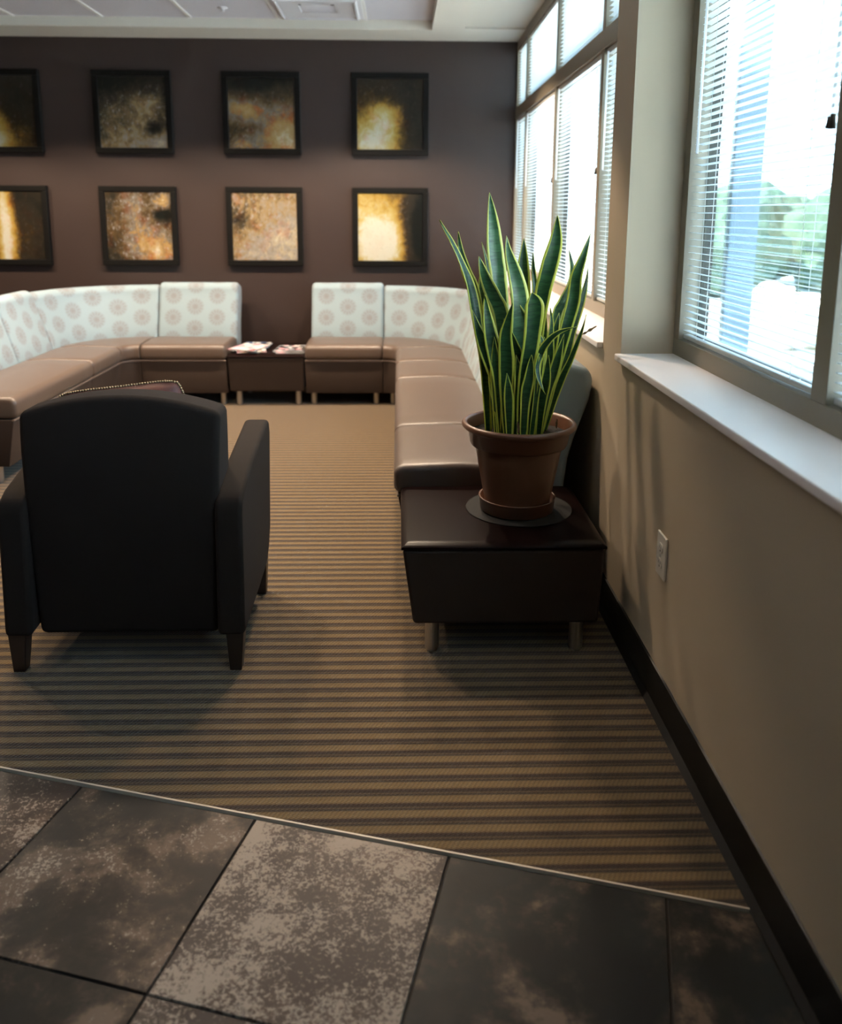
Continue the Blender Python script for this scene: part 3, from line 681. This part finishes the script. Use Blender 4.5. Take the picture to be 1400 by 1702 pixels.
def leaf(i, pts, wd, wt, yaw):
    rr = random.Random(i*13+5)
    pts = list(pts); b_ = pts[-1]
    if len(pts) > 3: pts[-1] = (b_[0], b_[1], .648)
    P = catmull(pts, 7); n = len(P)
    ln = [0]
    for k in range(1, n): ln.append(ln[-1]+(P[k]-P[k-1]).length)
    T = [x/ln[-1] for x in ln]
    V = []; F = []; UV = []; tw_ = rr.uniform(-28, 28); fold = rr.uniform(.12, .30)
    for k in range(n):
        t = T[k]
        tan = (P[min(k+1, n-1)]-P[max(k-1, 0)]).normalized()
        w_ = (math.sin(pi/2*min(1, t/wt))**.85) if t < wt else (1-.48*((t-wt)/(1-wt))**1.1)
        w_ = max(.02, w_)*wd/2
        a = R(yaw+tw_*(t-.4)*1.6)
        side = Vector((math.cos(a), math.sin(a), 0)); side = (side-tan*side.dot(tan)).normalized()
        nor = side.cross(tan).normalized()
        if nor.y > 0: nor = -nor
        wave = .0022*math.sin(t*17+i)
        for s in (-1, -.72, -.36, 0, .36, .72, 1):
            V.append(P[k]+side*(w_*s)+nor*(w_*fold*(abs(s)**1.4)*1.0+wave*s)); UV.append((.5+.5*s, t))
    for k in range(n-1):
        for j in range(6): F.append((k*7+j, k*7+j+1, (k+1)*7+j+1, (k+1)*7+j))
    off = Vector((PX, PY, PZ))
    dry = wd < .010
    o = mobj('leaf', [v-off for v in V], F, m_dry if dry else (m_leaf2 if i in (0, 4, 5, 9, 23, 24) else m_leaf), plant, True, UV)
    s = o.modifiers.new('s', 'SOLIDIFY'); s.thickness = .0016; s.offset = 0
    if dry: o['label'] = 'thin dry leaf tip'
    return o
for i, (pts, wd, wt, yaw) in enumerate(LEAVES): leaf(i, pts, wd*1.16, wt, yaw)

# ------------------------------------------------------------ armchair (seen from behind)
ch = empty('armchair', (-.825, 2.66, 0)); tag(ch, 'black upholstered armchair seen from behind on the striped carpet', 'armchair')
OX, OY = -.825, 2.66
def loc(v): return (v[0]-OX, v[1]-OY, v[2])
def slab(name, pts, x0, x1, m, bev):
    q = MB(); q.prism([(p[0]-OY, p[1]) for p in pts], x0-OX, x1-OX, 'x'); return q.build(name, m, ch, bevel=bev, seg=4)
ARM = [(2.352, .118), (2.80, .150), (2.86, .19), (2.905, .26), (2.955, .60), (2.94, .648), (2.90, .655), (2.60, .605), (2.43, .560), (2.385, .535), (2.372, .50)]
slab('arm', ARM, -.548, -.465, m_suede, .016); slab('arm', ARM, -1.185, -1.102, m_suede, .016)
# back: arched top, slightly wider above
bmx = MB(); nx, nz = 14, 12; V = []
def backpt(u, v, side):      # u -1..1, v 0..1
    hw = .272+.024*v; z = .105+v*(.690+.052*(1-u*u)); x = OX+u*hw
    bulge = .018*(1-u**4)*math.sin(pi*min(1, v*1.02))
    if side == 0: y = 2.395-bulge*.8+.03*(v**6)
    else: y = 2.60-.035*v-.02*(v**6)
    return (x, y, z)
gridv = []
for side in (0, 1):
    for j in range(nz+1):
        for i in range(nx+1): gridv.append(loc(backpt(-1+2*i/nx, j/nz, side)))
W1 = nx+1; S = W1*(nz+1); F = []
for j in range(nz):
    for i in range(nx):
        a = j*W1+i; F.append((a, a+1, a+W1+1, a+W1)); F.append((S+a, S+a+W1, S+a+W1+1, S+a+1))
for j in range(nz):
    a = j*W1; F.append((a, a+W1, S+a+W1, S+a)); a = j*W1+nx; F.append((a, S+a, S+a+W1, a+W1))
for i in range(nx):
    a = i; F.append((a, S+a, S+a+1, a+1)); a = nz*W1+i; F.append((a, a+1, S+a+1, S+a))
mobj('backrest', gridv, F, m_suede, ch, bevel=.020, seg=4)
q = MB(); q.box(-.27, .27, 2.50-OY, 2.93-OY, .14, .30); q.build('seat_frame', m_suede, ch, bevel=.015, seg=3)
q = MB(); q.box(-.272, .272, 2.58-OY, 2.96-OY, .30, .44); q.build('seat_cushion', m_suede, ch, bevel=.035, seg=4)
for (x, y, h, dy) in ((-.497, 2.385, .125, -.012), (-1.150, 2.385, .125, -.012), (-.503, 2.885, .20, .008), (-1.147, 2.885, .20, .008)):
    q = MB(); a, b = .027, .018; xx, y_ = x-OX, y-OY
    q.add([(xx-b, y_+dy-b, .004), (xx+b, y_+dy-b, .004), (xx+b, y_+dy+b, .004), (xx-b, y_+dy+b, .004), (xx-a, y_-a, h), (xx+a, y_-a, h), (xx+a, y_+a, h), (xx-a, y_+a, h)],
          [(3, 2, 1, 0), (4, 5, 6, 7), (0, 1, 5, 4), (1, 2, 6, 5), (2, 3, 7, 6), (3, 0, 4, 7)])
    q.build('leg', m_dark_leg, ch, bevel=.003)

# throw pillow leaning on the backrest
q_ = N('burgundy_chenille'); g = q_.coord('Object'); f = q_.noise(g, 30, 4, .7)
q_.p(Base_Color=q_.mix(f, (.16, .045, .030, 1), (.09, .025, .018, 1)), Roughness=.6); q_.b.inputs['Sheen Weight'].default_value = .05; q_.bump(f, .3, .002); m_pillow = q_.m
q_ = N('bronze_bead_trim'); q_.p(Base_Color=(.30, .22, .13, 1), Metallic=.7, Roughness=.35); m_trim = q_.m
def cushion(name, cx, cy, cz, w_, h_, th, roll, lean, label):
    e = empty(name, (cx, cy, cz)); e.rotation_euler = (R(lean), R(roll), 0); tag(e, label, 'pillow')
    n = 16; V = []; F = []
    def edge(t): return abs(t)
    for side in (1, -1):
        for j in range(n+1):
            for i in range(n+1):
                u, v = -1+2*i/n, -1+2*j/n
                pinch_u = 1-.09*(1-v*v)**1.0*0-.0; 
                k_ = 1-.10*(u*v)**4; x = u*k_*w_/2*(1-.05*(1-v*v)*abs(u)**3); z = v*k_*h_/2*(1-.05*(1-u*u)*abs(v)**3)
                y = side*th/2*((1-u**4)*(1-v**4))**.6
                V.append((x, y, z))
    K = (n+1)**2
    for j in range(n):
        for i in range(n):
            a = j*(n+1)+i; F.append((a, a+n+1, a+n+2, a+1)); F.append((K+a, K+a+1, K+a+n+2, K+a+n+1))
    o = mobj('pillow_cover', V, F, m_pillow, e, True)
    bm = bmesh.new(); bm.from_mesh(o.data); bmesh.ops.remove_doubles(bm, verts=bm.verts, dist=1e-5); bmesh.ops.recalc_face_normals(bm, faces=bm.faces); bm.to_mesh(o.data); bm.free()
    rim = []
    for k in range(n): rim.append((-1+2*k/n, -1))
    for k in range(n): rim.append((1, -1+2*k/n))
    for k in range(n): rim.append((1-2*k/n, 1))
    for k in range(n): rim.append((-1, 1-2*k/n))
    P = [Vector((u*(1-.10*(u*v)**4)*w_/2*(1-.05*(1-v*v)*abs(u)**3), 0, v*(1-.10*(u*v)**4)*h_/2*(1-.05*(1-u*u)*abs(v)**3))) for u, v in rim]
    q = MB()
    for k in range(len(P)):
        a, b = P[k], P[(k+1) % len(P)]; m_ = max(1, round((b-a).length/.008))
        for t_ in range(m_): q.sphere(a.lerp(b, t_/m_), .0045, 6)
    q.build('beaded_trim', m_trim, e, smooth=True)
    return e
cushion('throw_pillow', -.880, 2.690, .660, .42, .36, .12, -7, 12, 'burgundy pillow with beaded bronze trim peeking over the black armchair')

# ------------------------------------------------------------ magazines
def colormat(name, cols, seed, sc_=60):
    q = N(name); g = q.coord('Object'); mp = q.n('Mapping'); q.t.links.new(g, mp.inputs[0]); mp.inputs['Location'].default_value = (seed, seed*2, 0)
    v = q.n('TexVoronoi'); v.inputs['Scale'].default_value = sc_; q.t.links.new(mp.outputs[0], v.inputs['Vector']); h = q.sep(v.outputs['Color'])[0]
    n = len(cols); q.p(Base_Color=q.ramp(h, [(k/n, c) for k, c in enumerate(cols)], 'CONSTANT'), Roughness=.25, Coat_Weight=.3); return q.m
W_, RD, PK, BK, GY, OG = (.75, .74, .72, 1), (.55, .04, .05, 1), (.70, .35, .40, 1), (.03, .03, .035, 1), (.30, .30, .33, 1), (.55, .30, .08, 1)
mag1 = colormat('pink_white_cover', [W_, PK, W_, (.6, .55, .65, 1), W_, RD, PK], 1, 22); mag2 = colormat('white_orange_cover', [W_, OG, GY, W_, PK], 2, 20)
mag3 = colormat('dark_cover', [BK, GY, BK, PK, W_, BK], 3, 26); mag4 = colormat('blue_grey_cover', [GY, (.12, .2, .4, 1), BK, W_], 4, 24)
m_pages = paint('magazine_pages', (.6, .58, .54, 1), .7)
def magazine(x, y, z, rz, cov, label, th=.006, w_=.205, h_=.27):
    e = empty('magazine', (x, y, z), R(rz)); tag(e, label, 'magazine', 'magazines on the table by the brown wall')
    q = MB(); q.box(-w_/2+.002, w_/2-.002, -h_/2+.002, h_/2-.002, .0008, th-.0008); q.build('pages', m_pages, e)
    q = MB(); q.box(-w_/2, w_/2, -h_/2, h_/2, th-.0008, th); q.box(-w_/2, w_/2, -h_/2, h_/2, 0, .0008); q.box(-w_/2-.0008, -w_/2, -h_/2, h_/2, 0, th)
    q.build('cover', cov, e); return e
Z = .3865
magazine(-1.085, 6.10, Z, -8, mag4, 'magazine at the bottom of the left pile, edge showing at the right', .007)
magazine(-1.075, 6.05, Z+.0072, 12, mag2, 'white and orange magazine in the middle of the left pile', .008)
magazine(-1.060, 6.18, Z+.0154, -4, mag4, 'blue-grey magazine poking out at the rear of the left pile', .007)
magazine(-1.085, 6.04, Z+.0226, -16, mag1, 'pink and white magazine on top of the left pile', .008)
magazine(-.785, 6.06, Z, 4, mag3, 'grey-edged magazine at the bottom of the right pile', .008)
magazine(-.79, 6.07, Z+.0082, -3, mag3, 'dark magazine with a pink panel on top of the right pile', .009)

# ------------------------------------------------------------ pictures, four columns by two rows
def frame(cx, cz, canvas, label):
    e = empty('framed_canvas', (cx, D, cz)); tag(e, label, 'picture', 'abstract canvases on the brown wall')
    W, H, fwid, dp = .588, .605, .042, .045
    q = MB()
    for a in ((-W/2, W/2, H/2-fwid, H/2), (-W/2, W/2, -H/2, -H/2+fwid), (-W/2, -W/2+fwid, -H/2+fwid, H/2-fwid), (W/2-fwid, W/2, -H/2+fwid, H/2-fwid)):
        q.box(a[0], a[1], -dp, -.001, a[2], a[3])
    q.build('frame', m_picframe, e, bevel=.003)
    B('backing', m_picframe, e, -W/2+.01, W/2-.01, -.010, -.002, -H/2+.01, H/2-.01)
    w2, h2 = W/2-fwid-.002, H/2-fwid-.002
    V = [(-w2, -.034, -h2), (w2, -.034, -h2), (w2, -.034, h2), (-w2, -.034, h2), (-w2, -.012, -h2), (w2, -.012, -h2), (w2, -.012, h2), (-w2, -.012, h2)]
    uv = [(0, 0), (1, 0), (1, 1), (0, 1)]*2
    mobj('canvas', V, [(0, 1, 2, 3), (1, 5, 6, 2), (0, 4, 5, 1), (3, 2, 6, 7), (4, 0, 3, 7)], canvas, e, uvs=uv)
    return e
PALW = [(0, DK), (.2, (.02, .015, .010, 1)), (.34, (.045, .034, .018, 1)), (.48, (.11, .078, .038, 1)), (.62, (.22, .155, .075, 1)), (.76, (.21, .19, .165, 1)), (.88, (.31, .26, .175, 1)), (1, WH)]
PALR = [(0, DK), (.2, (.025, .02, .012, 1)), (.34, (.055, .034, .014, 1)), (.46, (.10, .068, .032, 1)), (.56, (.13, .115, .095, 1)), (.68, (.23, .14, .050, 1)), (.86, (.31, .22, .10, 1)), (1, WH)]
A = {
 (0, 1): art(1, [(.30, .05, .42, .85, 1.0), (.75, .1, .45, .45, .35)], .22, .20, rust=.6),
 (0, 0): art(2, [(.42, .1, .25, 1.6, .85), (.40, .95, .22, 1.2, .40), (.7, .35, .35, .6, .28)], .25, .12),
 (1, 1): art(3, [(.60, .45, .60, .60, .42), (.75, .62, .30, .18, .22), (.5, .0, .9, .35, .45), (.80, .27, .16, .14, -.5), (.92, .05, .22, .25, .5), (.12, .3, .3, .5, .22), (.2, .95, .9, .35, -.3)], .36, .18, PALW, fleck=.7, rust=.2),
 (1, 0): art(4, [(.45, .75, .35, .7, .40), (.75, .15, .6, .5, .65), (.88, .88, .22, .18, .70), (.88, .66, .22, .13, -.50), (.15, .35, .30, .6, .10), (.0, .0, .3, .3, -.2)], .36, .24, PALR, (.95, .9, 38, .08, .5), fleck=.75, rust=.8),
 (2, 1): art(5, [(.90, .12, .95, .85, .75), (.15, .58, .50, .30, .55), (.15, .05, .25, .18, .35), (.5, 1.0, 1.0, .45, -.30), (.35, .30, .3, .2, -.12)], .26, .22, PALR, (.05, .0, 45, .10, .45), fleck=.35, rust=.9),
 (2, 0): art(6, [(.95, .30, 1.1, 1.1, .45), (.12, .58, .30, .14, -.32), (.3, .1, .7, .4, .2), (.1, .9, .15, .15, .3)], .32, .42, PALW, (-.05, 1.05, 48, .10, 1.1), fleck=.75, rust=.55),
 (3, 1): art(7, [(.10, .10, .85, 1.0, .80), (.45, .50, .35, .30, .28), (.45, .15, .35, .6, .30), (.05, .62, .2, .3, -.15)], .26, .18, rust=.4, fleck=.12),
 (3, 0): art(8, [(.15, .40, 1.0, 1.5, .62), (.42, .25, .50, .55, .48), (1.0, .45, .42, .9, -.80)], .24, .34, rust=.15, fleck=.25),
}
desc = {(0, 1): 'upper row at the left edge, dark with an orange glow at bottom', (0, 0): 'lower row at the left edge, dark with an amber streak',
        (1, 1): 'upper row, second column, murky olive canvas with pale flecks below', (1, 0): 'lower row, second column, mottled grey left half and ochre right half',
        (2, 1): 'upper row, third column, dark top with a pale glow and copper right side', (2, 0): 'lower row, third column, cream and silver canvas with a rusty patch at left',
        (3, 1): 'upper row, fourth column, gold lower left under a dark green top', (3, 0): 'lower row, fourth column, glowing cream centre with a dark right edge'}
for c_, cx in enumerate((-2.995, -2.012, -1.042, -.066)):
    for r_, cz in ((1, 2.114), (0, 1.266)):
        frame(cx, cz, canvas_mat('canvas_paint_%d_%d' % (c_, r_), A[(c_, r_)]), 'framed picture, '+desc[(c_, r_)])

# ------------------------------------------------------------ outlet, vent, sprinkler
e = empty('wall_outlet', (XW, 2.157, .455)); tag(e, 'almond duplex outlet plate on the tan wall under the near window', 'outlet')
s_ = .92
q = MB(); q.box(-.007, 0, -.0385, .0385, -.062, .062); q.build('cover_plate', m_plate, e, bevel=.004, seg=3)
for dz in (-.022, .022):
    q = MB(); q.prism([(.0165*math.cos(a), dz+.0165*max(-.8, min(.8, math.sin(a)))) for a in [2*pi*k/24 for k in range(24)]], -.009, -.0065, 'x')
    rc = q.build('receptacle', m_plate, e)
    q = MB(); q.box(-.0093, -.0088, -.0075, -.0055, dz-.001, dz+.008); q.box(-.0093, -.0088, .0055, .0075, dz-.001, dz+.007); q.tube((-.0093, 0, dz-.008), (-.0088, 0, dz-.008), .003, n=10)
    q.build('slots', m_slot, rc)
q = MB(); q.tube((-.008, 0, 0), (-.0065, 0, 0), .0035, n=12); q.build('screw', m_chrome, e)

m_vent = paint('vent_white', (.60, .60, .64, 1), .5); m_ventdark = paint('vent_throat', (.04, .035, .035, 1), .8)
def ring(q, a, b, z0, z1):       # square ring sloping from half-size a at z0 to b at z1
    q.add([(-a, -a, z0), (a, -a, z0), (a, a, z0), (-a, a, z0), (-b, -b, z1), (b, -b, z1), (b, b, z1), (-b, b, z1)], [(0, 1, 5, 4), (1, 2, 6, 5), (2, 3, 7, 6), (3, 0, 4, 7)])
e = empty('ceiling_vent', (-.541, 5.965, ZT-.006)); tag(e, 'square white air diffuser set in the ceiling tray', 'vent')
q = MB(); ring(q, .296, .298, -.002, .004); ring(q, .296, .270, -.002, -.004); ring(q, .270, .262, -.004, -.016); ring(q, .262, .250, -.016, -.016); ring(q, .25, .245, -.016, -.002); o = q.build('outer_flange', m_vent, e)
so_ = o.modifiers.new('s', 'SOLIDIFY'); so_.thickness = .0015
q = MB(); ring(q, .245, .15, -.001, -.001+.003); ring(q, .235, .12, -.010, -.002); ring(q, .12, .115, -.002, .003); o = q.build('sloped_louvre', m_vent, e); so_ = o.modifiers.new('s', 'SOLIDIFY'); so_.thickness = .001
B('throat', m_ventdark, e, -.118, .118, -.24, -.10, -.0035, -.001)
q = MB(); ring(q, .095, .05, -.012, -.006); q.v = [(a, b*.5-.17, c) for a, b, c in q.v]; o = q.build('inner_louvre', m_vent, e); so_ = o.modifiers.new('s', 'SOLIDIFY'); so_.thickness = .001
q = MB(); q.lathe([(0, 0), (.035, 0), (.033, -.004), (.012, -.008), (.010, -.02), (.014, -.022), (.014, -.024), (0, -.024)], 0, 0, 20)
o = q.build('ceiling_sprinkler', m_vent, smooth=True); o.location = (-1.18, 6.0, ZT); tag(o, 'small round sprinkler head in the ceiling tray left of the vent', 'sprinkler')

# ------------------------------------------------------------ lamps of the room (recessed cans over the seats, troffers over the carpet), plus added cans over the tiles
q = N('lamp_lens'); em = q.n('Emission'); em.inputs[0].default_value = (1, .78, .52, 1); em.inputs[1].default_value = 6; q.t.links.new(em.outputs[0], q.out.inputs[0]); m_lens = q.m
q = N('troffer_lens'); em = q.n('Emission'); em.inputs[0].default_value = (1, .88, .68, 1); em.inputs[1].default_value = TROFF; q.t.links.new(em.outputs[0], q.out.inputs[0]); m_troff = q.m
def can(x, y, label, half=57, en=CAN):
    e = empty('recessed_downlight', (x, y, ZT)); tag(e, label, 'ceiling light', 'recessed downlights in the tray')
    q = MB(); q.lathe([(.055, -.001), (.075, -.001), (.075, -.006), (.055, -.004), (.055, -.001)], 0, 0, 28); q.build('trim_ring', m_grid, e, smooth=True)
    q = MB(); q.lathe([(0, -.0012), (.054, -.0012), (.054, -.002), (0, -.002)], 0, 0, 28); q.build('lens', m_lens, e)
    l = bpy.data.lights.new('downlight', 'SPOT'); o = bpy.data.objects.new('downlight_lamp', l); link(o, e)
    l.energy = en; l.color = (1, .78, .56); l.spot_size = R(2*half); l.spot_blend = .22; l.shadow_soft_size = .05; o.location = (0, 0, -.02)
for k, x in enumerate((-3.36, -2.45, -1.53, -.55, .02)):
    can(x, 5.35, 'recessed downlight above the back sofa row, '+('first', 'second', 'third', 'fourth', 'fifth')[k]+' from the left wall', 60, 125)
for k, x in enumerate((-2.75, -1.2, -.05)):
    can(x, 3.84, 'recessed downlight over the middle of the carpet, '+('toward the left wall', 'straight above the open carpet', 'nearest the far window')[k], 50)
for k, x in enumerate((-2.2, -.75)):  # weak unseen lamps added to warm the foreground carpet and tiles
    can(x, 1.85, 'added unseen downlight over the slate tiles, '+('on the left', 'on the window side')[k], 50, 6)
def troffer(x, label):
    e = empty('ceiling_troffer', (x, 2.62, ZT-.006)); tag(e, label, 'ceiling light', 'long ceiling lights over the front of the room')
    q = MB()
    for a in ((-.155, .155, .58, .60), (-.155, .155, -.60, -.58), (-.155, -.14, -.58, .58), (.14, .155, -.58, .58)): q.box(a[0], a[1], a[2], a[3], -.006, 0)
    q.build('housing', m_grid, e); B('diffuser', m_troff, e, -.14, .14, -.58, .58, -.003, -.0005)
troffer(-2.39, 'long lit ceiling light over the carpet'); troffer(-3.62, 'long lit ceiling light near the left wall')

# ------------------------------------------------------------ outside
m_pave = paint('outdoor_concrete', (.62, .60, .57, 1), .8); m_outcol = paint('blue_grey_column', (.13, .20, .26, 1), .7)
g_ = struct(B('ground', m_pave, None, 1.0, 60, -25, 60, -.30, -.12))
m_grass = paint('pink_gravel', (.10, .085, .085, 1), .9, .3, .5)
tag(B('gravel_bed', m_grass, None, 2.6, 6.6, 6.6, 8.2, -.119, -.105), 'pinkish gravel bed in the pavement outside the near window', 'gravel', kind='stuff')
def column(y, label, x=1.62):
    e = empty('porch_column', (x, y, -.12)); tag(e, label, 'column')
    B('shaft', m_outcol, e, -.07, .07, -.028, .028, .0, 3.9, bevel=.006); B('plinth', m_outcol, e, -.085, .085, -.045, .045, .0, .12, bevel=.01)
column(4.04, 'blue-grey column seen through the blinds of the near window', 1.645)
m_rock = paint('pale_boulder', (.72, .68, .62, 1), .85, .2, .3); m_bush = paint('shrub_green', (.055, .105, .07, 1), .8, .5); m_yel = paint('yellow_flower_shrub', (.55, .5, .08, 1), .8, .3)
def lump(name, x, y, z, r, sq, m, label, cat, group, seed, amp=.25, leafy=False):
    rr = random.Random(seed); bm = bmesh.new(); bmesh.ops.create_icosphere(bm, subdivisions=4 if not leafy else 4, radius=1)
    from mathutils import noise as mn
    for v in bm.verts:
        d = 1+amp*mn.noise(v.co*1.6+Vector((seed, 0, 0)))+(.14*mn.noise(v.co*7+Vector((seed, 3, 0))) if leafy else .04*mn.noise(v.co*5))
        v.co = Vector((v.co.x*r*sq[0]*d, v.co.y*r*sq[1]*d, v.co.z*r*sq[2]*d))
    me = bpy.data.meshes.new(name); bm.to_mesh(me); bm.free(); me.materials.append(m)
    me.polygons.foreach_set('use_smooth', [not leafy]*len(me.polygons))
    o = bpy.data.objects.new(name, me); C.objects.link(o); o.location = (x, y, z)
    if label: tag(o, label, cat, group)
    return o
lump('boulder', 4.35, 9.6, .15, .55, (1, 1.1, .75), m_rock, 'large pale boulder on the pavement edge, seen through the near blinds', 'rock', 'pale boulders outside', 1)
lump('boulder', 5.35, 10.6, .10, .45, (1.2, 1, .7), m_rock, 'smaller pale boulder to the right of the large one', 'rock', 'pale boulders outside', 2)
for k, (x, y, r) in enumerate(((5.2, 10.0, .22), (5.6, 9.9, .25), (6.1, 10.6, .28))):
    lump('flowering_shrub', x-.2+k*.25, y-1.0, .08, r, (1, 1, .8), m_yel if k != 1 else m_bush, ['low yellow shrub outside nearest the boulder', 'low green shrub between two yellow ones', 'low yellow shrub outside farthest from the boulder'][k], 'shrub', 'low planting outside', 5+k, .3, True)
for k in range(7):
    lump('hedge_shrub', 6.0+k*2.35, 15.5+k*.3, .82, 1.05, (.98, .8, .86+.08*(k % 3)), m_bush, 'green hedge shrub outside, '+['first', 'second', 'third', 'fourth', 'fifth', 'sixth', 'seventh'][k]+' of the row from the left', 'shrub', 'hedge row outside', 20+k, .3, True)
for k in range(5):
    lump('backdrop_shrub', 7.9+k*2.9, 18.6+k*.35, 1.0, 1.3, (1.0, .8, .85+.07*(k % 2)), m_bush, 'tall rounded shrub behind the hedge row, '+['first', 'second', 'third', 'fourth', 'fifth'][k]+' from the left', 'shrub', 'tall shrubs behind the hedge', 60+k, .3, True)
